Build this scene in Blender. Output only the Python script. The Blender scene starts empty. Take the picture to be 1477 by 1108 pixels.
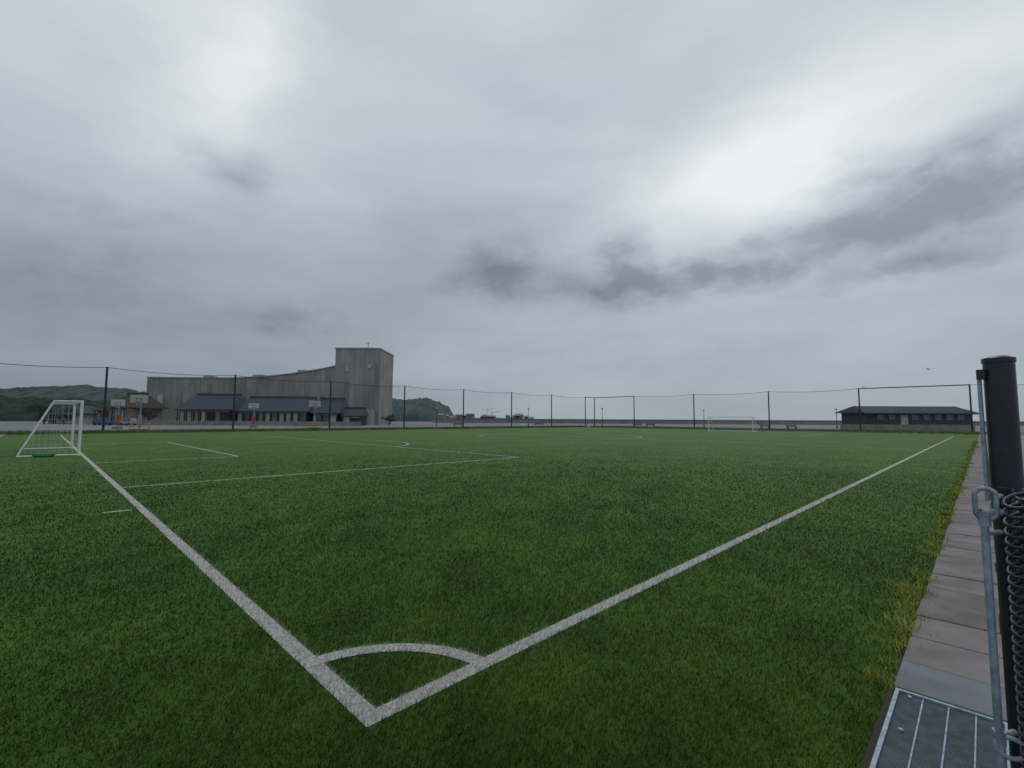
import bpy, math, random
import numpy as np
from mathutils import Vector, noise
random.seed(4); rng=np.random.default_rng(7)
R2=math.sqrt(2); H=1.9; OX,OY=-.885,3.045
def F(s,t,z=0.0): return Vector(((s-t)/R2+OX,(s+t)/R2+OY,z))
sc=bpy.context.scene; col=sc.collection
# ---------------------------------------------------------------- materials
def mat(name,c,rough=.8,metal=0.,var=0.,scale=3.,c2=None,bump=0.,bscale=20.,detail=5.,stretch=None,spec=.3):
    m=bpy.data.materials.new(name); m.use_nodes=True; nt=m.node_tree; n=nt.nodes; b=n['Principled BSDF']
    b.inputs['Roughness'].default_value=rough; b.inputs['Metallic'].default_value=metal
    b.inputs['Specular IOR Level'].default_value=spec
    tc=n.new('ShaderNodeTexCoord'); mp=n.new('ShaderNodeMapping'); nt.links.new(tc.outputs['Object'],mp.inputs[0])
    if stretch: mp.inputs['Scale'].default_value=stretch
    if c2 is None: c2=tuple(x*(1-var) for x in c); c1=tuple(min(1,x*(1+var)) for x in c)
    else: c1=c
    nz=n.new('ShaderNodeTexNoise'); nz.inputs['Scale'].default_value=scale; nz.inputs['Detail'].default_value=detail
    nt.links.new(mp.outputs[0],nz.inputs['Vector'])
    r=n.new('ShaderNodeValToRGB'); r.color_ramp.elements[0].position=.33; r.color_ramp.elements[1].position=.67
    r.color_ramp.elements[0].color=(*c2,1); r.color_ramp.elements[1].color=(*c1,1)
    nt.links.new(nz.outputs['Fac'],r.inputs[0]); nt.links.new(r.outputs[0],b.inputs['Base Color'])
    if bump:
        n2=n.new('ShaderNodeTexNoise'); n2.inputs['Scale'].default_value=bscale; n2.inputs['Detail'].default_value=3
        nt.links.new(mp.outputs[0],n2.inputs['Vector'])
        bp=n.new('ShaderNodeBump'); bp.inputs['Strength'].default_value=bump; bp.inputs['Distance'].default_value=.02
        nt.links.new(n2.outputs['Fac'],bp.inputs['Height']); nt.links.new(bp.outputs[0],b.inputs['Normal'])
    return m
M={}
M['black']=mat('black_paint',(.014,.015,.021),.35,var=.3,scale=8,spec=.5)
M['navy']=mat('navy_post',(.010,.012,.024),.4,var=.35,scale=12,bump=.1,spec=.5)
M['galv']=mat('galvanized',(.25,.31,.38),.5,.35,var=.3,scale=25,bump=.15,bscale=60)
M['white']=mat('white_paint',(.68,.68,.68),.5,var=.1,scale=6)
M['board']=mat('backboard',(.42,.43,.44),.5,var=.1,scale=6)
M['net']=mat('net',(.5,.5,.5),.9)
M['dnet']=mat('dark_rope',(.05,.05,.055),.9)
M['conc']=mat('concrete',(.30,.288,.27),.9,c2=(.225,.215,.205),scale=.22,detail=8,stretch=(1.2,1.2,.45),bump=.2,bscale=1.5)
M['conc2']=mat('concrete_dark',(.25,.24,.23),.9,c2=(.185,.18,.17),scale=.25,detail=8,stretch=(1.2,1.2,.45))
M['conc3']=mat('concrete_light',(.34,.33,.31),.9,c2=(.26,.25,.24),scale=.25,detail=8,stretch=(1.2,1.2,.45))
M['slate']=mat('slate_roof',(.050,.068,.095),.55,c2=(.032,.044,.064),scale=1.5,stretch=(6,.5,1))
M['wood']=mat('dark_wood',(.040,.040,.044),.8,var=.4,scale=2,stretch=(6,6,1))
M['brown']=mat('brown_roof',(.075,.052,.04),.8,var=.3,scale=2)
M['plaster']=mat('plaster',(.42,.40,.36),.9,var=.15,scale=1)
M['beige']=mat('beige_wall',(.24,.22,.19),.9,var=.2,scale=.7)
M['glass']=mat('window_glass',(.10,.12,.14),.15,var=.3,scale=2,spec=.6)
M['red']=mat('red_pad',(.36,.055,.03),.7,var=.2)
M['yellow']=mat('yellow_base',(.42,.26,.07),.7,var=.15)
M['blue']=mat('blue_car_paint',(.02,.10,.28),.3,var=.1,spec=.5)
M['silver']=mat('silver_car_paint',(.3,.3,.32),.3,.3,var=.05)
M['tyre']=mat('tyre',(.02,.02,.02),.9)
M['green_bag']=mat('green_sandbag',(.02,.22,.13),.8,var=.4,scale=15)
M['asph']=mat('paving',(.235,.235,.25),.95,c2=(.15,.15,.16),scale=.09,detail=8)
M['path']=mat('path_paving',(.26,.255,.26),.95,c2=(.2,.195,.2),scale=.6,detail=6)
M['sea']=mat('sea_water',(.12,.15,.18),.3,var=.1,scale=.05)
M['slab']=mat('slab_concrete',(.25,.228,.222),.9,c2=(.16,.143,.138),scale=2.2,detail=9,bump=.4,bscale=90)
M['slab1']=mat('slab_concrete_dark',(.21,.19,.185),.9,c2=(.13,.117,.11),scale=2.7,detail=9,bump=.4,bscale=90)
M['slab2']=mat('slab_concrete_grey',(.19,.205,.225),.9,c2=(.14,.15,.16),scale=3,detail=8,bump=.3,bscale=90)
M['steel_pl']=mat('steel_plate',(.085,.125,.14),.6,.2,c2=(.05,.072,.082),scale=14,detail=8,bump=.3,bscale=80)
M['soil']=mat('drain_soil',(.05,.045,.035),1)
M['hill_far']=mat('hill_forest_hazy',(.085,.125,.12),1,c2=(.05,.08,.08),scale=.12,detail=8)  # distance haze mixed straight into this forest colour
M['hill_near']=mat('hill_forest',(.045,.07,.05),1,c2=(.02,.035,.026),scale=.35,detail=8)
M['bank']=mat('grass_bank',(.17,.20,.06),1,c2=(.08,.12,.035),scale=.6,detail=8)
M['weed']=mat('weeds',(.34,.33,.07),.9,c2=(.12,.18,.03),scale=4)
def turf_nodes(m,blade):
    m.use_nodes=True; nt=m.node_tree; n=nt.nodes; L=nt.links.new; b=n['Principled BSDF']
    b.inputs['Roughness'].default_value=.75; b.inputs['Specular IOR Level'].default_value=.10
    g=n.new('ShaderNodeNewGeometry')
    def nz(sc_,det,st=None):
        x=n.new('ShaderNodeTexNoise'); x.inputs['Scale'].default_value=sc_; x.inputs['Detail'].default_value=det
        x.inputs['Roughness'].default_value=.62
        if st:
            mp=n.new('ShaderNodeMapping'); mp.inputs['Rotation'].default_value=(0,0,math.radians(-45)); mp.inputs['Scale'].default_value=st
            L(g.outputs['Position'],mp.inputs[0]); L(mp.outputs[0],x.inputs['Vector'])
        else: L(g.outputs['Position'],x.inputs['Vector'])
        return x.outputs['Fac']
    def mth(op,a,b_):
        x=n.new('ShaderNodeMath'); x.operation=op
        for i,v in enumerate((a,b_)):
            if isinstance(v,(int,float)): x.inputs[i].default_value=v
            else: L(v,x.inputs[i])
        return x.outputs[0]
    a=nz(.22,3); c=nz(1.4,5,(1,.5,1)); d=nz(22,2)
    v=mth('ADD',mth('ADD',mth('MULTIPLY',a,.5),mth('MULTIPLY',c,.65)),mth('MULTIPLY',d,.15))
    if blade:
        at=n.new('ShaderNodeAttribute'); at.attribute_name='rnd'
        v=mth('ADD',mth('MULTIPLY',v,.72),mth('MULTIPLY',at.outputs['Fac'],.34))
    r=n.new('ShaderNodeValToRGB'); e=r.color_ramp.elements
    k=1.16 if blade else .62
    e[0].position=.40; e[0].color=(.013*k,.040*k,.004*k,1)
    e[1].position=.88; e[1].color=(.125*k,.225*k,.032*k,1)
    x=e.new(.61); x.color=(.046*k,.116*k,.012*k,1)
    L(v,r.inputs[0])
    if blade:
        aw=n.new('ShaderNodeAttribute'); aw.attribute_name='white'
        mx=n.new('ShaderNodeMix'); mx.data_type='RGBA'; L(aw.outputs['Fac'],mx.inputs[0]); L(r.outputs[0],mx.inputs[6])
        mx.inputs[7].default_value=(.60,.57,.55,1)
        # shade between blades painted in: root of the blade darker than the tip
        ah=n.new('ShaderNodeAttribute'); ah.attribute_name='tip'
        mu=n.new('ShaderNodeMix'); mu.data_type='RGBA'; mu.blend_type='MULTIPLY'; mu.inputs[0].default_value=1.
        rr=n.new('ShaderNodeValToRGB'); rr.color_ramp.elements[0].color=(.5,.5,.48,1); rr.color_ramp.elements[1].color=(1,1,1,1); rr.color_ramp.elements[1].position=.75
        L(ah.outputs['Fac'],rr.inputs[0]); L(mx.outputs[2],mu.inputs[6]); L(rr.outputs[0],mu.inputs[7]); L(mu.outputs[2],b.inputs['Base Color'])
    else:
        L(r.outputs[0],b.inputs['Base Color'])
        b.inputs['Sheen Weight'].default_value=.22; b.inputs['Sheen Roughness'].default_value=.45; b.inputs['Sheen Tint'].default_value=(.45,.75,.25,1)
        bp=n.new('ShaderNodeBump'); bp.inputs['Strength'].default_value=.4; bp.inputs['Distance'].default_value=.03
        L(nz(60,2),bp.inputs['Height']); L(bp.outputs[0],b.inputs['Normal'])
M['turf']=bpy.data.materials.new('turf'); turf_nodes(M['turf'],False)
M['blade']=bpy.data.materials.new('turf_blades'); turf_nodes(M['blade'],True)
M['line']=mat('line_turf',(.50,.48,.46),.95,c2=(.36,.35,.33),scale=30,detail=6,bump=.5,bscale=80)
m=bpy.data.materials.new('thin_net'); m.use_nodes=True; nt=m.node_tree
tr=nt.nodes.new('ShaderNodeBsdfTransparent'); mx=nt.nodes.new('ShaderNodeMixShader'); mx.inputs[0].default_value=.06
bs=nt.nodes['Principled BSDF']; bs.inputs['Base Color'].default_value=(.05,.05,.06,1)
nt.links.new(tr.outputs[0],mx.inputs[1]); nt.links.new(bs.outputs[0],mx.inputs[2]); nt.links.new(mx.outputs[0],nt.nodes['Material Output'].inputs[0]); M['thin']=m
# ---------------------------------------------------------------- mesh builder
class MB:
    def __init__(s): s.v=[];s.f=[];s.m=[];s.mats=[]
    def mi(s,k):
        if k not in s.mats: s.mats.append(k)
        return s.mats.index(k)
    def poly(s,pts,k):
        i=len(s.v); s.v+= [tuple(p) for p in pts]; s.f.append(tuple(range(i,i+len(pts)))); s.m.append(s.mi(k)); return s
    def hexa(s,b,t,k):
        i=len(s.v); s.v+=[tuple(p) for p in b]+[tuple(p) for p in t]; n=len(b); q=s.mi(k)
        s.f.append(tuple(range(i+n-1,i-1,-1))); s.m.append(q); s.f.append(tuple(range(i+n,i+2*n))); s.m.append(q)
        for j in range(n):
            a=i+j;b_=i+(j+1)%n; s.f.append((a,b_,b_+n,a+n)); s.m.append(q)
        return s
    def box(s,x0,x1,y0,y1,z0,z1,k):
        return s.hexa([(x0,y0,z0),(x1,y0,z0),(x1,y1,z0),(x0,y1,z0)],[(x0,y0,z1),(x1,y0,z1),(x1,y1,z1),(x0,y1,z1)],k)
    def fbox(s,s0,s1,t0,t1,z0,z1,k):
        c=[(s0,t0),(s1,t0),(s1,t1),(s0,t1)]
        return s.hexa([F(a,b,z0) for a,b in c],[F(a,b,z1) for a,b in c],k)
    def tube(s,p0,p1,r,k,n=8,r1=None):
        p0=Vector(p0);p1=Vector(p1); d=(p1-p0).normalized(); a=d.orthogonal().normalized(); b=d.cross(a); r1=r if r1 is None else r1
        B=[p0+r*(math.cos(2*math.pi*i/n)*a+math.sin(2*math.pi*i/n)*b) for i in range(n)]
        T=[p1+r1*(math.cos(2*math.pi*i/n)*a+math.sin(2*math.pi*i/n)*b) for i in range(n)]
        return s.hexa(B,T,k)
    def path(s,pts,r,k,n=8):
        for a,b in zip(pts[:-1],pts[1:]): s.tube(a,b,r,k,n)
        return s
    def obj(s,name,parent=None,smooth=False,bevel=0):
        me=bpy.data.meshes.new(name); me.from_pydata(s.v,[],s.f)
        for k in s.mats: me.materials.append(M[k])
        me.polygons.foreach_set('material_index',s.m)
        if smooth: me.polygons.foreach_set('use_smooth',[True]*len(s.f))
        me.update(); o=bpy.data.objects.new(name,me); col.objects.link(o)
        if bevel:
            bm=o.modifiers.new('b','BEVEL'); bm.width=bevel; bm.segments=2
        if parent: o.parent=parent
        return o
def empty(name):
    e=bpy.data.objects.new(name,None); col.objects.link(e); return e
def curve(name,pts,r,k,parent=None,cyclic=False):
    c=bpy.data.curves.new(name,'CURVE'); c.dimensions='3D'; c.bevel_depth=r; c.bevel_resolution=3
    sp=c.splines.new('POLY'); sp.points.add(len(pts)-1)
    for p,q in zip(sp.points,pts): p.co=(*q,1)
    sp.use_cyclic_u=cyclic; c.materials.append(M[k])
    o=bpy.data.objects.new(name,c); col.objects.link(o)
    if parent: o.parent=parent
    return o
# ---------------------------------------------------------------- ground
MB().poly([(-3000,-300,-.02),(3000,-300,-.02),(3000,3000,-.02),(-3000,3000,-.02)],'asph').obj('ground')
Lf,Wf,LW=82.,66.,.135
MB().poly([F(-4,-2.2),F(98,-2.2),F(98,70),F(-4,70)],'turf').obj('artificial_turf')
bk=MB()
for (a,b,c_,d) in ((-60,99,70.2,73.5),(98.2,108,-8,70)):
    bk.fbox(a,b,c_,d,-.015,.05,'bank')
bk.obj('grass_bank')
MB().fbox(-6.5,-4.05,-30,69.9,-.015,.03,'path').obj('concrete_path')
# lines -------------------------------------------------------------
segs=[]; arcs=[]
def seg(a,b): segs.append((a,b))
seg((LW/2,0),(LW/2,Wf)); seg((0,LW/2),(Lf,LW/2)); seg((0,Wf),(Lf,Wf)); seg((Lf,0),(Lf,Wf)); seg((Lf/2,0),(Lf/2,Wf))
C=33.
seg((0,13.8),(15.6,13.8)); seg((15.6,13.8),(15.6,2*C-13.8)); seg((0,2*C-13.8),(15.6,2*C-13.8))
seg((0,23.4),(5.5,23.4)); seg((5.5,23.4),(5.5,42.0)); seg((0,42.),(5.5,42.))
seg((Lf,13.8),(Lf-15.6,13.8)); seg((Lf-15.6,13.8),(Lf-15.6,2*C-13.8)); seg((Lf,2*C-13.8),(Lf-15.6,2*C-13.8))
seg((Lf,23.4),(Lf-5.5,23.4)); seg((Lf-5.5,23.4),(Lf-5.5,42.0)); seg((Lf,42.),(Lf-5.5,42.))
seg((-.55,9.7),(-.1,9.7))
arcs.append((0,0,1.02,0,90)); arcs.append((Lf/2,C-1,9.15,0,360)); a_=math.degrees(math.acos(5.1/9.15))
arcs.append((10.5,C,9.15,-a_,a_)); arcs.append((Lf-10.5,C,9.15,180-a_,180+a_))
ln=MB()
for k,(a,b) in enumerate(segs):
    a=Vector(a);b=Vector(b); d=(b-a).normalized(); p=Vector((-d.y,d.x))*LW/2; z=.004+.0008*k/ len(segs)
    q=[a-p,b-p,b+p,a+p]; ln.poly([F(v.x,v.y,z) for v in q],'line')
for k,(cx,cy,r,a0,a1) in enumerate(arcs):
    n=72; z=.0056+.0003*k
    for i in range(n):
        t0=math.radians(a0+(a1-a0)*i/n); t1=math.radians(a0+(a1-a0)*(i+1)/n)
        ln.poly([F(cx+rr*math.cos(t),cy+rr*math.sin(t),z) for rr,t in ((r-LW/2,t0),(r+LW/2,t0),(r+LW/2,t1),(r-LW/2,t1))],'line')
ln.obj('field_line_marking')
# turf blades --------------------------------------------------------
N=600000
r=np.exp(rng.uniform(math.log(1.9),math.log(75),N)); th=rng.uniform(math.radians(-60),math.radians(54),N)
kp=rng.uniform(0,1,N)<np.clip(1.2-r/72,.0,1); r,th=r[kp],th[kp]
X=r*np.sin(th);Y=r*np.cos(th)
s=((X-OX)+(Y-OY))/R2; t=((Y-OY)-(X-OX))/R2
k=(t>-2.2)&(s>-4)&(t<70); X,Y,r,s,t=X[k],Y[k],r[k],s[k],t[k]; N=len(X)
white=np.zeros(N,bool); hw=LW/2
sj=s+rng.normal(0,.009,N); tj=t+rng.normal(0,.009,N)
for a,b in segs:
    ax,ay=a;bx,by=b; Ls=math.hypot(bx-ax,by-ay); dx,dy=(bx-ax)/Ls,(by-ay)/Ls
    u=(sj-ax)*dx+(tj-ay)*dy; w=np.abs(-(sj-ax)*dy+(tj-ay)*dx); white|=(u>-.0)&(u<Ls)&(w<hw)
for cx,cy,rr,a0,a1 in arcs:
    d=np.hypot(sj-cx,tj-cy); an=np.degrees(np.arctan2(tj-cy,sj-cx)); an=np.where(an<a0,an+360,an)
    white|=(np.abs(d-rr)<hw)&(an>=a0)&(an<=a1)
fade=np.clip(1-(r-8)/66,.12,1)
ln_=rng.uniform(.020,.046,N)*(1+.2*np.minimum(r,8)/8)*fade; wd=np.minimum(.0016+.0010*r,.018)*np.clip(fade*1.3,0,1)
ya=rng.uniform(0,2*math.pi,N); le=rng.uniform(.15,1.1,N); la=rng.normal(-.6,1.1,N)
vx=np.empty((N,3,3),np.float32)
vx[:,0,0]=X-wd/2*np.cos(ya);vx[:,0,1]=Y-wd/2*np.sin(ya);vx[:,0,2]=0
vx[:,1,0]=X+wd/2*np.cos(ya);vx[:,1,1]=Y+wd/2*np.sin(ya);vx[:,1,2]=0
vx[:,2,0]=X+ln_*np.sin(le)*np.cos(la);vx[:,2,1]=Y+ln_*np.sin(le)*np.sin(la);vx[:,2,2]=ln_*np.cos(le)+.004
def tri_mesh(name,vx,mats,attrs):
    n=len(vx); me=bpy.data.meshes.new(name); me.vertices.add(3*n); me.vertices.foreach_set('co',vx.reshape(-1))
    me.loops.add(3*n); me.loops.foreach_set('vertex_index',np.arange(3*n,dtype=np.int32))
    me.polygons.add(n); me.polygons.foreach_set('loop_start',np.arange(0,3*n,3,dtype=np.int32))
    try: me.polygons.foreach_set('loop_total',np.full(n,3,dtype=np.int32))
    except Exception: pass
    for nm,val in attrs.items():
        at=me.attributes.new(nm,'FLOAT','POINT'); val=val.astype(np.float32); at.data.foreach_set('value',val if len(val)==3*n else np.repeat(val,3))
    for q in mats: me.materials.append(M[q])
    me.update(calc_edges=True); me.validate()
    o=bpy.data.objects.new(name,me); col.objects.link(o); return o
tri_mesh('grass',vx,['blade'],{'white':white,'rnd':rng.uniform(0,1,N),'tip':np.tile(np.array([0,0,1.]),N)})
# weeds along the drain
pts=[]
for _ in range(620):
    ss=2.9+random.random()**1.7*60
    dens=noise.noise(Vector((ss*.8,3,0)))
    if dens<-.02 and random.random()<.8: continue
    tt=-2.17+random.gauss(.0,.04+.08*max(0,dens))
    c=F(ss,tt); k_=random.randint(8,26); hh=random.uniform(.04,.13)*(1+.5*max(0,dens))
    for j in range(k_):
        a=random.uniform(0,6.28); b=random.uniform(.1,1.2); l=hh*random.uniform(.4,1.2); w=.0028+.0008*ss
        o=Vector((random.gauss(0,.05),random.gauss(0,.05),0)); p=c+o
        q=Vector((math.cos(a+1.57),math.sin(a+1.57),0))*w
        pts.append([p-q,p+q,p+Vector((math.cos(a)*math.sin(b),math.sin(a)*math.sin(b),math.cos(b)))*l])
vw=np.array([[list(p) for p in tr_] for tr_ in pts],np.float32); tri_mesh('weeds',vw,['weed'],{})
pts=[]
for _ in range(9000):
    if random.random()<.7: c=F(random.uniform(-20,99),random.gauss(71.5,.8))
    else: c=F(random.gauss(102,2.5),random.uniform(-6,70))
    for j in range(4):
        a=random.uniform(0,6.28); l=random.uniform(.15,.5); q=Vector((math.cos(a),math.sin(a),0))*.06
        p=c+Vector((random.gauss(0,.2),random.gauss(0,.2),0)); pts.append([p-q,p+q,p+Vector((random.gauss(0,.1),random.gauss(0,.1),l))])
vw=np.array([[list(p) for p in tr_] for tr_ in pts],np.float32); tri_mesh('rough_grass',vw,['bank'],{})
# ---------------------------------------------------------------- drain slabs and grating
sl=MB(); ss=2.86; i=0
sl.fbox(1.2,104,-2.85,-2.2,-.018,.004,'soil')
while ss<103:
    l=.6 if i else .52
    w=random.uniform(-.012,.012); z=.034+random.uniform(-.006,.006)
    sl.fbox(ss+.006,ss+l-.006,-2.80+w,-2.235+w,.0045,z,'slab2' if i==0 else random.choice(('slab','slab','slab1'))); ss+=l; i+=1
sl.obj('drain_cover_slab',bevel=.006)
MB().fbox(-30,110,-9,-2.86,-.018,.02,'path').obj('walkway')
gr=MB(); s0,s1,t0,t1=1.55,2.83,-2.80,-2.25
gr.fbox(s0,s1,t0,t1,.0045,.022,'steel_pl')
for a,b,c_,d in ((s0,s1,t0,t0+.022),(s0,s1,t1-.022,t1),(s0,s0+.022,t0+.0225,t1-.0225),(s1-.022,s1,t0+.0225,t1-.0225)):
    gr.fbox(a,b,c_,d,.0225,.036,'galv')
for j in range(1,4):
    y=t0+.02+j*(t1-t0-.04)/4; gr.fbox(s0+.023,s1-.023,y-.004,y+.004,.0225,.028,'galv')
for j in range(1,60):
    x=s0+.025+j*.021
    if x<s1-.03: gr.fbox(x-.002,x+.002,t0+.023,t1-.023,.0221,.0245,'steel_pl')
for x in (s1-.07,s1-.55): gr.tube(F(x,-2.33,.02),F(x,-2.33,.036),.012,'galv',10)
gr.obj('drain_grating')
# ---------------------------------------------------------------- gate at the right
post=MB(); pc=Vector((2.185,2.10,0)); post.tube(pc,pc+Vector((0,0,2.165)),.052,'navy',40)
post.tube(pc+Vector((0,0,2.165)),pc+Vector((0,0,2.185)),.056,'navy',40); post.tube(pc+Vector((0,0,2.1851)),pc+Vector((0,0,2.195)),.05,'navy',40,.03)
post.tube(pc+Vector((-.060,.02,2.09)),pc+Vector((-.060,.02,2.135)),.018,'black',12)
post.tube(pc+Vector((-.062,.03,1.55)),pc+Vector((-.062,.03,2.089)),.008,'galv',12)
post.obj('fence_post')
g=empty('chain_link_gate')
rx,ry=1.826,1.85
rod=MB(); rod.tube((rx,ry,.03),(rx,ry,1.52),.0125,'galv',20)
for z in (.70,1.50,.36): rod.tube((rx,ry,z),(rx,ry,z+.05),.019,'galv',16)
rod.tube((rx,ry,.725),(rx+.09,ry+.03,.725),.011,'galv',12); rod.tube((rx,ry,1.47),(rx+.09,ry+.03,1.47),.009,'galv',12)
rod.obj('drop_rod',g)
def ringc(cx,cy,cz,rx_,rz,r_,nm):
    curve(nm,[(cx+rx_*math.cos(a),cy-rx_*.6*math.cos(a),cz+rz*math.sin(a)) for a in [2*math.pi*i/32 for i in range(32)]],r_,'galv',g,True)
loop=[]
for i in range(40):
    a=2*math.pi*i/40; x=.026*math.cos(a); z=.026*math.sin(a)+(.032 if math.sin(a)>0 else -.032)
    loop.append((rx+.005+x,ry-.004-x*.6,1.585+z))
curve('latch_loop',loop,.0085,'galv',g,True)
ringc(rx+.02,ry-.02,.70,.036,.036,.008,'rod_ring')
la=MB(); la.tube((rx+.03,ry-.02,1.61),(rx+.10,ry+.03,1.61),.008,'galv',12); la.tube((rx-.012,ry,1.555),(rx+.05,ry-.02,1.555),.012,'galv',12); la.obj('latch_bar',g)
fr=MB(); fr.tube((2.03,1.96,0.03),(2.03,1.96,1.63),.022,'black',20); fr.tube((1.948,1.905,0.03),(1.948,1.905,1.60),.018,'black',16); fr.obj('gate_frame',g)
for q,(cx,cy,rr,ph,z1,pt_) in enumerate(((1.905,1.80,.034,0,1.615,.036),(1.955,1.80,.036,2.,1.63,.038),(1.93,1.77,.022,1.,1.60,.031))):
    hp=[]; tu=int((z1-.05)/pt_)
    for i in range(tu*16):
        a=2*math.pi*i/16+ph; hp.append((cx+rr*math.cos(a),cy+rr*math.sin(a)*1.1,z1-pt_*i/16+.016*math.cos(a)))
    curve('mesh_wire_%d'%q,hp,.0068,'black',g)
A=Vector((2.05,1.90,0)); B=Vector((1.75,.55,0)); D=(B-A); n=26; wires=MB()
for i in range(n):
    for sgn in (1,-1):
        pts_=[]
        for j in range(30):
            u=(i+.5+sgn*(.5 if j%2 else -.5))/n; pts_.append(A+D*u+Vector((0,0,.06+j*.053)))
        wires.path(pts_,.002,'black',4)
wires.tube(A+Vector((0,0,1.62)),B+Vector((0,0,1.62)),.02,'black',12); wires.tube(B,B+Vector((0,0,1.63)),.022,'black',12)
wires.obj('mesh_panel',g)
# ---------------------------------------------------------------- ball-stop net fence
P1=[Vector((-58.9+9.8*i,46.9+9.8*i,0)) for i in range(0,9)]
P1.append(F(105,72))
P2=[Vector((x_,y_,0)) for x_,y_ in ((31,119.6),(42,108.7),(53.2,97.5),(64.0,86.7),(74.4,76.3),(85,65.7))]
fn=empty('net_fence'); HT=8.0; po=MB(); ro=MB(); ne=MB()
allp=P1+P2
for p in allp: po.tube(p,p+Vector((0,0,HT)),.13,'navy',10,.11)
for i,(a,b) in enumerate(zip(allp[:-1],allp[1:])):
    thick = i in (8,9,13)
    if thick: ro.tube(a+Vector((0,0,HT-.1)),b+Vector((0,0,HT-.1)),.09,'navy',8)
    sag=.0 if thick else .32; top=[]
    for j in range(13):
        u=j/12; z=HT-.08-sag*4*u*(1-u); top.append(a.lerp(b,u)+Vector((0,0,z)))
    if not thick: ro.path(top,.035,'dnet',5)
    ro.tube(a+Vector((0,0,.25)),b+Vector((0,0,.25)),.03,'dnet',5)
    ro.tube(a+Vector((0,0,2.)),b+Vector((0,0,2.)),.012,'dnet',4)
    for j in range(12):
        u0,u1=top[j],top[j+1]; ne.poly([(u0.x,u0.y,.2),(u1.x,u1.y,.2),u1,u0],'thin')
po.obj('poles',fn); ro.obj('ropes',fn); ne.obj('netting',fn)
# ---------------------------------------------------------------- goals
def goal(name,sg,tc,dirn,hh=2.6,w=7.3,r=.06,base=2.1,tp=1.0,k='white'):
    e=empty(name); f=MB(); nt_=MB()
    t0,t1=tc-w/2,tc+w/2; d=-dirn
    for t_ in (t0,t1):
        f.tube(F(sg,t_,0),F(sg,t_,hh),r,k,14)
        f.tube(F(sg,t_,hh),F(sg+d*tp,t_,hh),r*.62,k,10)
        f.tube(F(sg+d*tp,t_,hh),F(sg+d*base,t_,.05),r*.62,k,10)
        f.tube(F(sg+d*base,t_,.05),F(sg,t_,.05),r*.7,k,10)
        for j in range(1,9):
            u=j/9; f_=base+(tp-base)*u
            nt_.tube(F(sg,t_,hh*u),F(sg+d*f_,t_,hh*u),.0045,'net',4)
            x=base*u; ztop=hh if x<tp else hh*(base-x)/(base-tp); nt_.tube(F(sg+d*x,t_,.05),F(sg+d*x,t_,ztop),.0045,'net',4)
    f.tube(F(sg,t0,hh),F(sg,t1,hh),r,k,14); f.tube(F(sg+d*base,t0,.05),F(sg+d*base,t1,.05),r*.7,k,10); f.tube(F(sg+d*tp,t0,hh),F(sg+d*tp,t1,hh),r*.5,k,8)
    for j in range(1,30):
        t_=t0+w*j/30; nt_.path([F(sg,t_,hh),F(sg+d*tp,t_,hh),F(sg+d*base,t_,.05)],.004,'net',4)
    for j in range(1,12):
        u=j/12; nt_.tube(F(sg+d*(base+(tp-base)*u),t0,.05+(hh-.05)*u),F(sg+d*(base+(tp-base)*u),t1,.05+(hh-.05)*u),.004,'net',4)
    f.obj('frame',e); nt_.obj('goal_net',e); return e
goal('soccer_goal',-.1,32.6,1,hh=2.68)
goal('soccer_goal',Lf+.1,28.,-1,hh=2.5)
sb=MB()
for j in range(7):
    c=F(-1.3+random.uniform(-.25,.25),28.75+random.uniform(-.1,.2),.09)
    ring=[[c+Vector((rr*math.cos(a)*1.8,rr*math.sin(a),z)) for a in np.linspace(0,2*math.pi,9)[:-1]] for rr,z in ((.08,-.08),(.13,-.02),(.12,.05),(.05,.10))]
    for q0,q1 in zip(ring[:-1],ring[1:]):
        for i in range(8): sb.poly([q0[i],q0[(i+1)%8],q1[(i+1)%8],q1[i]],'green_bag')
    sb.poly(ring[-1],'green_bag')
sb.obj('sandbag',smooth=True)
# ---------------------------------------------------------------- large concrete building
cb=empty('concrete_building')
tw=MB(); x0,x1,y0,y1,HTt=-56.8,-42.6,150,167,24.2
tw.box(x0,x1,y0,y1,0,HTt,'conc')
tw.obj('tower',cb)
pn=MB()
def panels(a,b,ztop,zb,nrm,n):
    a=Vector(a);b=Vector(b); d=(b-a)/n; nr=Vector(nrm)
    for i in range(n):
        z=zb
        while z<ztop(i/n)-.5:
            hgt=min(random.uniform(5,16),ztop((i+.5)/n)-z-.02)
            if hgt<.5: break
            th_=random.choice((.05,.07,.10)); k_=random.choices(('conc','conc2','conc3'),(7,2,1.4))[0]
            p=a+d*(i+.02)+nr*.002; q=a+d*(i+.98)+nr*.002
            pn.hexa([p+Vector((0,0,z)),q+Vector((0,0,z)),q+nr*th_+Vector((0,0,z)),p+nr*th_+Vector((0,0,z))],
                    [p+Vector((0,0,z+hgt)),q+Vector((0,0,z+hgt)),q+nr*th_+Vector((0,0,z+hgt)),p+nr*th_+Vector((0,0,z+hgt))],k_)
            z+=hgt+.03
panels((x0,y0,0),(x1,y0,0),lambda u:HTt,.2,(0,-1,0),9)
panels((x1,y0,0),(x1,y1,0),lambda u:HTt,.2,(1,0,0),10)
def wtop(u): return 14.3+.5*u+3.9*max(0,(u-.35)/.65)**2.0
NW=34; pa=[]
for i in range(NW+1):
    u=i/NW; pa.append(Vector((-114.5+u*(x0+114.5-.02), 147+2.2*math.sin(u*math.pi)+u*4,0)))
wg=MB()
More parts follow.
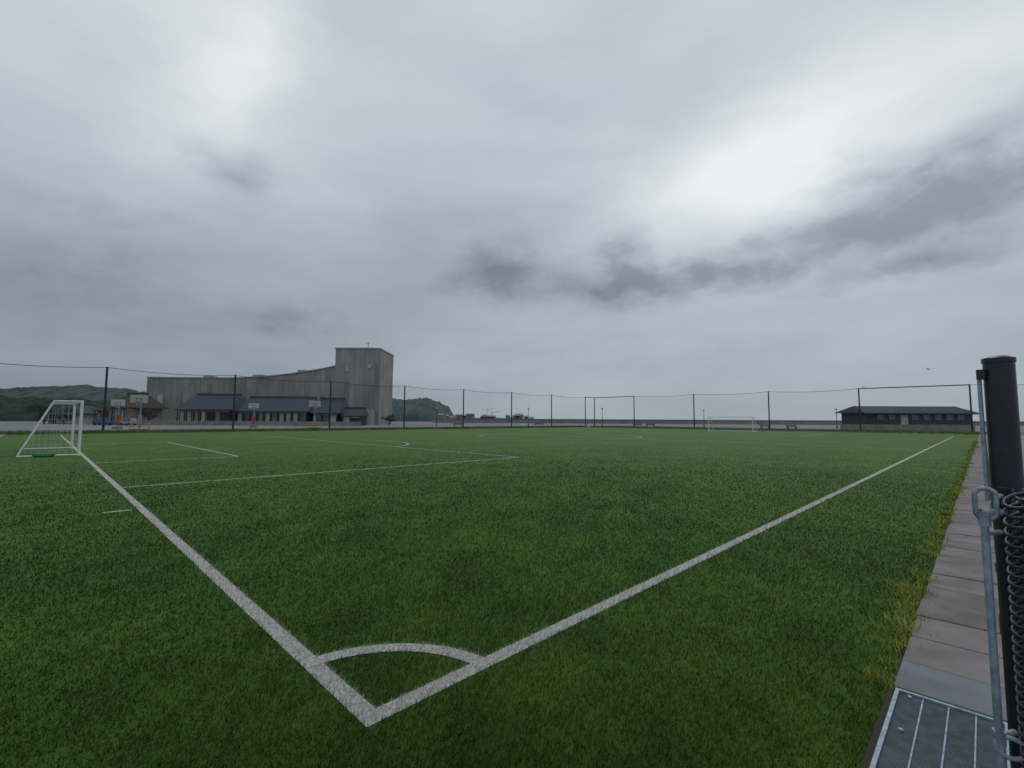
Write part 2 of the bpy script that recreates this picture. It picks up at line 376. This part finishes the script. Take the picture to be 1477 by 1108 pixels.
for i in range(NW):
    a,b=pa[i],pa[i+1]; za,zb=wtop(i/NW),wtop((i+1)/NW); bk_=Vector((0,14,0))
    wg.hexa([a,b,b+bk_,a+bk_],[a+Vector((0,0,za)),b+Vector((0,0,zb)),b+bk_+Vector((0,0,zb)),a+bk_+Vector((0,0,za))],'conc')
    nr=Vector(((b-a).y,-(b-a).x,0)).normalized(); panels(a,b,lambda u,za=za,zb=zb:za+(zb-za)*u,.2,nr,1)
wg.obj('curved_wing',cb)
panels((-114.5,161,0),(-114.5,147,0),lambda u:14.2,.2,(-1,0,0),10)
pn.obj('wall_panels',cb)
pt=MB()
for i in range(NW):
    nr=Vector((0,-.32,0)); a,b=pa[i],pa[i+1]
    pt.hexa([a+nr+Vector((0,0,wtop(i/NW)+.01)),b+nr+Vector((0,0,wtop((i+1)/NW)+.01)),b+Vector((0,.4,wtop((i+1)/NW)+.01)),a+Vector((0,.4,wtop(i/NW)+.01))],
            [a+nr+Vector((0,0,wtop(i/NW)+.35)),b+nr+Vector((0,0,wtop((i+1)/NW)+.35)),b+Vector((0,.4,wtop((i+1)/NW)+.35)),a+Vector((0,.4,wtop(i/NW)+.35))],'conc3')
pt.box(x0-.25,x1+.25,y0-.25,y1,HTt+.01,HTt+.4,'conc3')
pt.box(-49,-46,154,158,HTt+.41,HTt+1.1,'conc2'); pt.tube((-47,152,HTt+.4),(-47,152,HTt+2.6),.12,'galv')
pt.tube((-47.5,152,HTt+2.1),(-46.5,152,HTt+2.1),.08,'galv')
for xx in (-100,-84,-69.5): pt.box(xx,xx+3.2,151.5,154,13.5,wtop((xx+114.5)/57)+1.0,'conc3')
pt.obj('parapet',cb)
wd_=MB()
wd_.box(-46.2,-45.1,149.6,149.9,18,19.2,'plaster'); wd_.box(-53.4,-52.4,149.6,149.9,16.8,18.2,'plaster'); wd_.box(-49.5,-43.5,146,149.7,0,4.6,'conc3'); wd_.box(-48.5,-45,145.95,146.01,0.3,3,'glass')
wd_.box(-110.5,-109,146.4,146.7,5,9,'plaster')
wd_.obj('entrance',cb)
# ---------------------------------------------------------------- Japanese style houses
def jhouse(name,x0,x1,y0,y1,ze,zr,wall='wood',roof='slate',ov=1.0,bays=8,hip=1.5):
    e=empty(name); w=MB(); w.box(x0,x1,y0,y1,0,ze,wall); w.obj('walls',e)
    r_=MB(); a0,a1,b0,b1=x0-ov,x1+ov,y0-ov,y1+ov; ym=(y0+y1)/2
    E=[(a0,b0,ze-.25),(a1,b0,ze-.25),(a1,b1,ze-.25),(a0,b1,ze-.25)]; rl,rr=(a0+hip,ym,zr),(a1-hip,ym,zr)
    r_.poly([E[0],E[1],rr,rl],roof); r_.poly([E[2],E[3],rl,rr],roof); r_.poly([E[1],E[2],rr],roof); r_.poly([E[3],E[0],rl],roof)
    r_.box(a0,a1,b0,b1,ze-.40,ze-.26,roof)
    r_.box(rl[0]-.2,rr[0]+.2,ym-.25,ym+.25,zr-.1,zr+.28,roof)
    n=int((a1-a0)/.6)
    for i in range(1,n):
        x=a0+(a1-a0)*i/n; f_=min(1,(x-a0)/hip if hip else 1,(a1-x)/hip if hip else 1)
        r_.tube((x,b0,ze-.22),(x,b0+(ym-b0)*f_,ze-.25+(zr-ze+.25)*f_+.03),.045,roof,5)
    r_.obj('roof',e)
    d=MB(); bw=(x1-x0)/bays
    for i in range(bays):
        a=x0+i*bw; k_=random.choice(('plaster','glass','glass','beige','plaster','wood'))
        d.box(a+.25,a+bw-.25,y0-.06,y0-.003,.9 if k_!='glass' else .4,ze-.9,k_)
        if k_=='glass': d.box(a+bw/2-.05,a+bw/2+.05,y0-.10,y0-.062,.4,ze-.9,'wood')
        d.box(a-.1,a+.1,y0-.9,y0-.7,0,ze-.42,'wood')
    d.box(x0,x1,y0-.07,y0-.003,ze-.8,ze-.55,'plaster'); d.box(x0,x1,y0-.09,y0-.003,.05,.3,'beige')
    d.obj('windows',e); return e
jhouse('tile_roof_house',-87.5,-74.5,124,136,4.3,8.3,bays=7)
jhouse('tile_roof_house',-73.5,-55,126,138,4.0,7.7,bays=10,hip=1)
jhouse('tile_roof_house',-53,-47.2,127,136,3.6,7.4,bays=3,hip=.6)
jhouse('wooden_house',-46,-41.5,128,135,2.9,4.8,bays=2,hip=0,ov=.5)
jhouse('brown_roof_house',-101,-95,118,128,4.6,8.0,wall='beige',roof='brown',bays=4)
jhouse('brown_roof_house',-110,-105.5,125,133,3.9,6.3,wall='wood',roof='brown',bays=3)
jhouse('brown_roof_house',-128,-121,130,140,3.2,5.4,wall='plaster',roof='slate',bays=3)
MB().box(-92,-38,118,118.4,0,1.0,'beige').box(-92.1,-37.9,117.95,118.45,1.001,1.1,'conc3').obj('low_wall')
sh=empty('clubhouse'); a=MB(); a.box(69.2,89.6,92,99,1.3,3.6,'slate'); a.obj('walls',sh)
a=MB(); a.poly([(68.2,91,3.55),(90.6,91,3.55),(89.9,95.5,4.95),(69.2,95.5,4.95)],'slate'); a.poly([(69.2,95.5,4.95),(89.9,95.5,4.95),(90.6,100,3.55),(68.2,100,3.55)],'slate')
a.poly([(68.2,91,3.54),(69.2,95.5,4.94),(68.2,100,3.54)],'wood'); a.box(68.2,90.6,91,91.1,3.3,3.54,'slate')
for i in range(38): x=68.5+i*.58; a.tube((x,91,3.58),(min(max(x,69.3),89.8),95.5,4.98),.04,'slate',5)
a.obj('roof',sh)
a=MB()
for i in range(8):
    if i in (2,): continue
    x=71.2+i*2.25; a.box(x,x+1.3,91.9,91.99,2.2,3.0,'glass'); a.box(x-.08,x+1.38,91.87,91.895,3.0,3.1,'plaster'); a.box(x+.62,x+.68,91.86,91.898,2.2,3.0,'plaster')
a.box(75.8,77.2,91.9,91.99,1.3,3.2,'plaster'); a.obj('windows',sh)
a=MB(); a.box(69,89.9,91.6,99.2,0,1.29,'beige')
for x in (71,76,81,86): a.box(x,x+.12,91.55,91.598,0,1.25,'conc2')
a.obj('base_wall',sh)
MB().box(-40,900,235,236.2,0,1.95,'conc').box(-40,900,234.6,236.6,1.951,2.2,'conc3').obj('sea_wall')
MB().poly([(-200,240,-.012),(3000,240,-.012),(3000,3000,-.012),(-200,3000,-.012)],'sea').obj('sea')
# ---------------------------------------------------------------- hills
def hill(name,prof,y,dep,k,amp,step):
    xs=np.arange(prof[0][0],prof[-1][0],step); px=[p[0] for p in prof]; pz=[p[1] for p in prof]; v=[];f=[]; ny=18
    for x in xs:
        h=np.interp(x,px,pz)
        for j in range(ny):
            u=j/(ny-1); z=h*math.sin(math.pi*min(u*.62,1))**.7 if u>0 else -1
            nn=noise.fractal(Vector((x*.9/amp,u*dep*.9/amp,y*.1)),1,2,4); nn2=noise.fractal(Vector((x*.12/amp,u*2,y)),1,2,3)
            v.append((x+nn*amp*.3,y+u*dep+nn*amp*.8,max(-1,z+(nn*amp+nn2*amp*1.2)*min(1,z/ (amp*1.5)))))
    n=len(xs)
    for i in range(n-1):
        for j in range(ny-1): a=i*ny+j; f.append((a,a+ny,a+ny+1,a+1))
    me=bpy.data.meshes.new(name); me.from_pydata(v,[],f); me.materials.append(M[k]); o=bpy.data.objects.new(name,me); col.objects.link(o)
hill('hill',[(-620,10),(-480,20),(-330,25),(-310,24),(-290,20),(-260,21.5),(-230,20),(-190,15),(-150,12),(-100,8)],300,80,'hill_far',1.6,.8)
hill('hill',[(-420,8),(-260,11),(-220,10.5),(-190,9),(-165,8),(-148,6),(-138,1)],200,30,'hill_near',1.3,.6)
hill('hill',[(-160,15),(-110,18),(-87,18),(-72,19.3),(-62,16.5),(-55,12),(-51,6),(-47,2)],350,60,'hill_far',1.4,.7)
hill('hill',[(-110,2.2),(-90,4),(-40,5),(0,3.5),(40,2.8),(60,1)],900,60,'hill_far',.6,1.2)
dt=MB()
for i in range(34):
    x=random.uniform(-48,12); w=random.uniform(1.5,5); h_=random.uniform(2.2,4.6); y=random.uniform(295,330); k_=random.choice(('plaster','beige','conc2','slate','conc3'))
    dt.box(x,x+w,y,y+5,0,h_,k_); dt.hexa([(x-.3,y-.3,h_+.01),(x+w+.3,y-.3,h_+.01),(x+w+.3,y+5,h_+.01),(x-.3,y+5,h_+.01)],[(x,y+2,h_+1),(x+w,y+2,h_+1),(x+w,y+2.6,h_+1),(x,y+2.6,h_+1)],random.choice(('slate','conc2','conc')))
for x,h_ in ((-16,9),(-13,7),(2,6)): dt.tube((x,300,0),(x,300,h_),.16,'conc2',6); dt.tube((x,300,h_*.85),(x+5,300,h_),.13,'conc2',6)
dt.obj('distant_town')
# ---------------------------------------------------------------- basketball hoops
def hoop(x,y,ang,base='red',yel=True):
    m_=MB(); d=Vector((math.cos(ang),math.sin(ang),0)); n_=Vector((-d.y,d.x,0)); o=Vector((x,y,0)); Z=Vector((0,0,1))
    def bx(c,a,b,h_,k_):
        q=[c-d*a-n_*b,c+d*a-n_*b,c+d*a+n_*b,c-d*a+n_*b]; m_.hexa(q,[p+Z*h_ for p in q],k_)
    bx(o,.4,.7,.35,'conc2')
    if yel:
        for j in (-1.,1.):
            m_.tube(o+n_*j+d*.5,o+n_*j+d*.5+Z*1.1,.04,'yellow'); m_.tube(o+n_*j-d*.5,o+n_*j-d*.5+Z*1.1,.04,'yellow')
        for zz in (.35,.7,1.1):
            m_.path([o+n_+d*.5+Z*zz,o+n_-d*.5+Z*zz,o-n_-d*.5+Z*zz,o-n_+d*.5+Z*zz,o+n_+d*.5+Z*zz],.035,'yellow',6)
    m_.tube(o+Z*.36,o+Z*3.7,.09,'galv',10); m_.tube(o+Z*.65,o+Z*2.3,.2,base,12)
    m_.tube(o+Z*3.7,o+d*1.1+Z*4.3,.07,'galv',8); m_.tube(o+Z*3.1,o+d*1.1+Z*3.8,.05,'galv',8)
    bx(o+d*1.15+Z*3.8,.03,.92,1.05,'board')
    for a,b,z0,z1 in ((-.32,-.27,0,.45),(.27,.32,0,.45),(-.27,.27,.4,.45)):
        c=o+d*1.185+Z*3.95; q=[c+n_*a,c+n_*b,c+n_*b+d*.02,c+n_*a+d*.02]; m_.hexa([p+Z*z0 for p in q],[p+Z*z1 for p in q],'black')
    rc=o+d*1.5+Z*3.92; ring=[rc+.27*(math.cos(2*math.pi*i/14)*d+math.sin(2*math.pi*i/14)*n_) for i in range(15)]
    m_.path(ring,.025,'red',6)
    for i in range(0,14,2): m_.tube(ring[i],rc+(ring[i]-rc)*.6-Z*.45,.012,'net',4)
    m_.obj('basketball_hoop')
hoop(-49.3,62.5,-1.1,'galv'); hoop(-52,95,-1.2,yel=False); hoop(-33.5,80,-1.2,'galv'); hoop(-66,79,-1.0,yel=False)
def car(x,y,k,ang=0.,L_=3.6,h_=1.7):
    e=empty('parked_car'); w=1.6; b=MB(); ca,sa=math.cos(ang),math.sin(ang)
    def tf(px,py,pz): return (x+px*ca-py*sa,y+px*sa+py*ca,pz)
    def ext(prof,w_,k_,mb):
        a=[tf(p,-w_/2,q) for p,q in prof]; c=[tf(p,w_/2,q) for p,q in prof]; mb.hexa(a,c,k_)
    ext([(-L_/2,.35),(L_/2,.35),(L_/2,.75),(L_/2-.15,.95),(-L_/2+.05,1.0),(-L_/2,.8)],w,k,b)
    ext([(-L_/2+.08,1.001),(L_/2-.7,.96),(L_/2-1.3,h_),(-L_/2+.25,h_)],w*.9,k,b); b.obj('body',e)
    g_=MB(); ext([(-L_/2+.35,1.05),(L_/2-.95,1.05),(L_/2-1.35,h_-.12),(-L_/2+.42,h_-.12)],w*.9+.02,'glass',g_); g_.obj('windows',e)
    t_=MB()
    for px in (-L_/2+.65,L_/2-.65):
        for py in (-w/2,w/2-.18): t_.tube(tf(px,py-.01,.32),tf(px,py+.2,.32),.32,'tyre',16)
    t_.obj('wheels',e)
car(-99,114,'blue',.1); car(-92,113,'silver',3.0)
def lamp(x,y,h_=5):
    m_=MB(); m_.tube((x,y,0),(x,y,h_),.09,'black',8,.06); m_.tube((x,y,0),(x,y,.5),.16,'black',8)
    m_.tube((x,y,h_),(x,y,h_+.1),.3,'black',10); m_.tube((x,y,h_-.35),(x,y,h_-.01),.16,'white',10,.2); m_.obj('street_lamp')
for p in ((24.5,128),(4.5,130),(84,122),(57,140),(-20,125)): lamp(*p)
def bench(x,y):
    m_=MB()
    for yy in (0,.16,.32): m_.box(x,x+2.4,y+yy,y+yy+.13,.42,.47,'wood')
    for zz in (.6,.78): m_.box(x,x+2.4,y+.48,y+.52,zz,zz+.13,'wood')
    for xx in (.25,2.05): m_.box(x+xx,x+xx+.1,y+.02,y+.46,0,.419,'black'); m_.box(x+xx,x+xx+.1,y+.521,y+.58,0,.95,'black')
    m_.obj('park_bench')
for p in ((6,126),(33,128),(36.5,128),(58,110),(63,108),(-14,112)): bench(*p)
def tree(x,y,h_,w_):
    e=empty('tree'); m_=MB(); m_.tube((x,y,0),(x+.1,y,h_*.55),.16,'wood',8,.09)
    for i in range(7):
        a=i*.9; z=h_*(.3+.05*i); m_.tube((x,y,z),(x+math.cos(a)*w_*.6,y+math.sin(a)*w_*.6,z+h_*.22),.06,'wood',5,.02)
    m_.obj('trunk',e); ps=[]
    cl=[Vector((random.gauss(0,w_*.42),random.gauss(0,w_*.42),h_*random.uniform(.4,.95))) for _ in range(26)]
    for c in cl:
        for _ in range(70):
            p=Vector((x,y,0))+c+Vector((random.gauss(0,.3),random.gauss(0,.3),random.gauss(0,.25)))*w_*.4
            a=Vector((random.gauss(0,1),random.gauss(0,1),random.gauss(0,1))).normalized()*.16; b=Vector((random.gauss(0,1),random.gauss(0,1),random.gauss(0,1))).normalized()*.16
            ps.append([p,p+a,p+b])
    o=tri_mesh('crown',np.array([[list(p) for p in t_] for t_ in ps],np.float32),['hill_near'],{}); o.parent=e
for p in ((-116,122,4.5,3),(-122,126,5,3.4),(-92.5,120,4,2.6),(-134,135,6,4),(-128,128,5,3),(-36,138,3,2.2)): tree(*p)
def gull(x,y,z,sz):
    m_=MB(); o=Vector((x,y,z))
    prof=[(-.5,.02),(-.3,.09),(0,.12),(.3,.09),(.42,.06),(.55,.01)]
    for (a,ra),(b,rb) in zip(prof[:-1],prof[1:]): m_.tube(o+Vector((0,a*sz,0)),o+Vector((0,b*sz,0)),ra*sz,'plaster',8,rb*sz)
    for sg in (-1,1):
        for yy,zz,y2,z2,c0,c1 in ((.05,.05,.6,.24,.3,.24),(.6,.24,1.3,.12,.24,.05)):
            m_.poly([o+sz*Vector((sg*yy,c0/2,zz)),o+sz*Vector((sg*yy,-c0/2,zz)),o+sz*Vector((sg*y2,-c1/2-.05,z2)),o+sz*Vector((sg*y2,c1/2-.05,z2))],'plaster')
    m_.obj('seagull')
gull(53.4,60,8.6,.6); gull(58.5,78,7.6,.55)
# ---------------------------------------------------------------- sky
w=bpy.data.worlds.new('World'); sc.world=w; w.use_nodes=True; nt=w.node_tree; n=nt.nodes; L=nt.links.new
try: w.cycles.sampling_method='NONE'
except Exception: pass
bg=n['Background']; out=n['World Output']
sky=n.new('ShaderNodeTexSky'); sky.sky_type='NISHITA'; sky.sun_disc=False; SE,SR=math.radians(50),math.radians(25)
sky.sun_elevation=SE; sky.sun_rotation=SR; L(sky.outputs[0],bg.inputs[0]); bg.inputs[1].default_value=.08
tc=n.new('ShaderNodeTexCoord'); sp=n.new('ShaderNodeSeparateXYZ'); L(tc.outputs['Generated'],sp.inputs[0])
def mt(op,a,b=None,c=None):
    x=n.new('ShaderNodeMath'); x.operation=op
    for i,v in enumerate((a,b,c)):
        if v is None: continue
        if isinstance(v,(int,float)): x.inputs[i].default_value=v
        else: L(v,x.inputs[i])
    return x.outputs[0]
def nzv(scale,det,st=(1,1,1),rough=.5,loc=(0,0,0)):
    mp=n.new('ShaderNodeMapping'); mp.inputs['Scale'].default_value=st; mp.inputs['Location'].default_value=loc; L(tc.outputs['Generated'],mp.inputs[0])
    x=n.new('ShaderNodeTexNoise'); x.inputs['Scale'].default_value=scale; x.inputs['Detail'].default_value=det; x.inputs['Roughness'].default_value=rough; L(mp.outputs[0],x.inputs['Vector']); return x
az0=mt('ARCTAN2',sp.outputs[0],sp.outputs[1]); el0=mt('ARCSINE',sp.outputs[2])
wn=nzv(5,4,(1,1,2.),.55); ws=n.new('ShaderNodeSeparateColor'); L(wn.outputs['Color'],ws.inputs[0])
az=mt('ADD',az0,mt('MULTIPLY',mt('SUBTRACT',ws.outputs[0],.5),.24)); el=mt('ADD',el0,mt('MULTIPLY',mt('SUBTRACT',ws.outputs[1],.5),.12))
def blob(a,e,sa,se,amp,rot=0):
    rd=math.radians; da=mt('SUBTRACT',az,rd(a)); de=mt('SUBTRACT',el,rd(e))
    if rot:
        c_,s_=math.cos(rd(rot)),math.sin(rd(rot)); d2=mt('ADD',mt('MULTIPLY',da,c_),mt('MULTIPLY',de,s_)); e2=mt('SUBTRACT',mt('MULTIPLY',de,c_),mt('MULTIPLY',da,s_)); da,de=d2,e2
    da=mt('DIVIDE',da,rd(sa)); de=mt('DIVIDE',de,rd(se)); q=mt('ADD',mt('MULTIPLY',da,da),mt('MULTIPLY',de,de))
    return mt('MULTIPLY',mt('EXPONENT',mt('MULTIPLY',q,-1)),amp)
el1=mt('MAXIMUM',el0,0)
lum=mt('ADD',.41,mt('MULTIPLY',mt('MINIMUM',mt('DIVIDE',el1,math.radians(32)),1.),.17))
fb=nzv(2.6,6,(1,1,3.2),.55,(3,1,0)); lum=mt('ADD',lum,mt('MULTIPLY',mt('SUBTRACT',fb.outputs['Fac'],.5),.24))
soft=[(-46,6,26,13,-.15),(-20,14,20,8,-.06),(0,22,22,7,-.05),(8,16.5,18,4.5,-.06),(22,25,12,6,.28),(34,27,11,6,.22,10),(44,30,12,7,.12),
      (-33,33,4.5,9,.22,-25),(-38,40,12,6,.10),(-26,27,9,6,.08),(-50,36,10,12,.07),(8,34,14,6,-.05),(-5,40,14,7,.05),(24,12,18,3,.04)]
for b_ in soft: lum=mt('ADD',lum,blob(*b_))
dk=None
for b_ in [(-.5,17.2,4.8,3.6,1.),(-6,15.5,5,1.6,.5),(14.,18.6,3.8,2.6,1.),(18,16,6,2.0,.95),(27.5,15.5,6,1.6,.9),(35,18.5,5,2.8,.9),(44.5,20,9,3.6,1.1),(41,14.3,6.5,1.2,.85),
           (8,15.8,5,1.4,.55),(-26,10.5,6,1.8,.55),(-31,24.5,5,2.2,.5),(-44,12,9,3.4,.45),(-40,19,8,2,.35),(27,18.,3,1,.5)]:
    q=blob(*b_); dk=q if dk is None else mt('ADD',dk,q)
tex=nzv(12,5,(1,1,1.7),.58)
dk=mt('MULTIPLY',mt('SUBTRACT',mt('ADD',dk,mt('MULTIPLY',mt('SUBTRACT',tex.outputs['Fac'],.5),mt('MINIMUM',mt('MULTIPLY',dk,3.2),2.0))),.10),1.0)
dk=mt('MAXIMUM',mt('MINIMUM',dk,1.0),0.)
lum=mt('MULTIPLY',lum,mt('SUBTRACT',1.,mt('MULTIPLY',dk,.42)))
lum=mt('MAXIMUM',mt('MINIMUM',lum,.90),.1)
rp=n.new('ShaderNodeValToRGB'); e=rp.color_ramp.elements; e[0].position=.1;e[0].color=(.082,.102,.124,1); e[1].position=.90; e[1].color=(.85,.90,.91,1)
x=e.new(.27); x.color=(.228,.272,.320,1); x=e.new(.5); x.color=(.44,.505,.562,1)
L(lum,rp.inputs[0])
b2=n.new('ShaderNodeBackground'); b2.inputs[1].default_value=1.0; L(rp.outputs[0],b2.inputs[0])
ms=n.new('ShaderNodeMixShader'); ms.inputs[0].default_value=.95; L(bg.outputs[0],ms.inputs[1]); L(b2.outputs[0],ms.inputs[2]); L(ms.outputs[0],out.inputs[0])
sl_=bpy.data.lights.new('sun','SUN'); sl_.energy=.6; sl_.angle=math.radians(25); sl_.color=(1,.97,.93)
so=bpy.data.objects.new('sun',sl_); col.objects.link(so)
d=Vector((math.sin(SR)*math.cos(SE),math.cos(SR)*math.cos(SE),math.sin(SE))); so.rotation_euler=d.to_track_quat('Z','Y').to_euler()
# ---------------------------------------------------------------- camera
cd=bpy.data.cameras.new('cam'); cd.sensor_width=36; cd.lens=16.53; cd.clip_end=6000; cd.clip_start=.02
co=bpy.data.objects.new('camera',cd); col.objects.link(co); co.location=(0,0,H); co.rotation_euler=(math.radians(94.3),math.radians(-.3),0)
sc.camera=co
sc.view_settings.view_transform='Standard'; sc.view_settings.look='None'; sc.view_settings.exposure=0
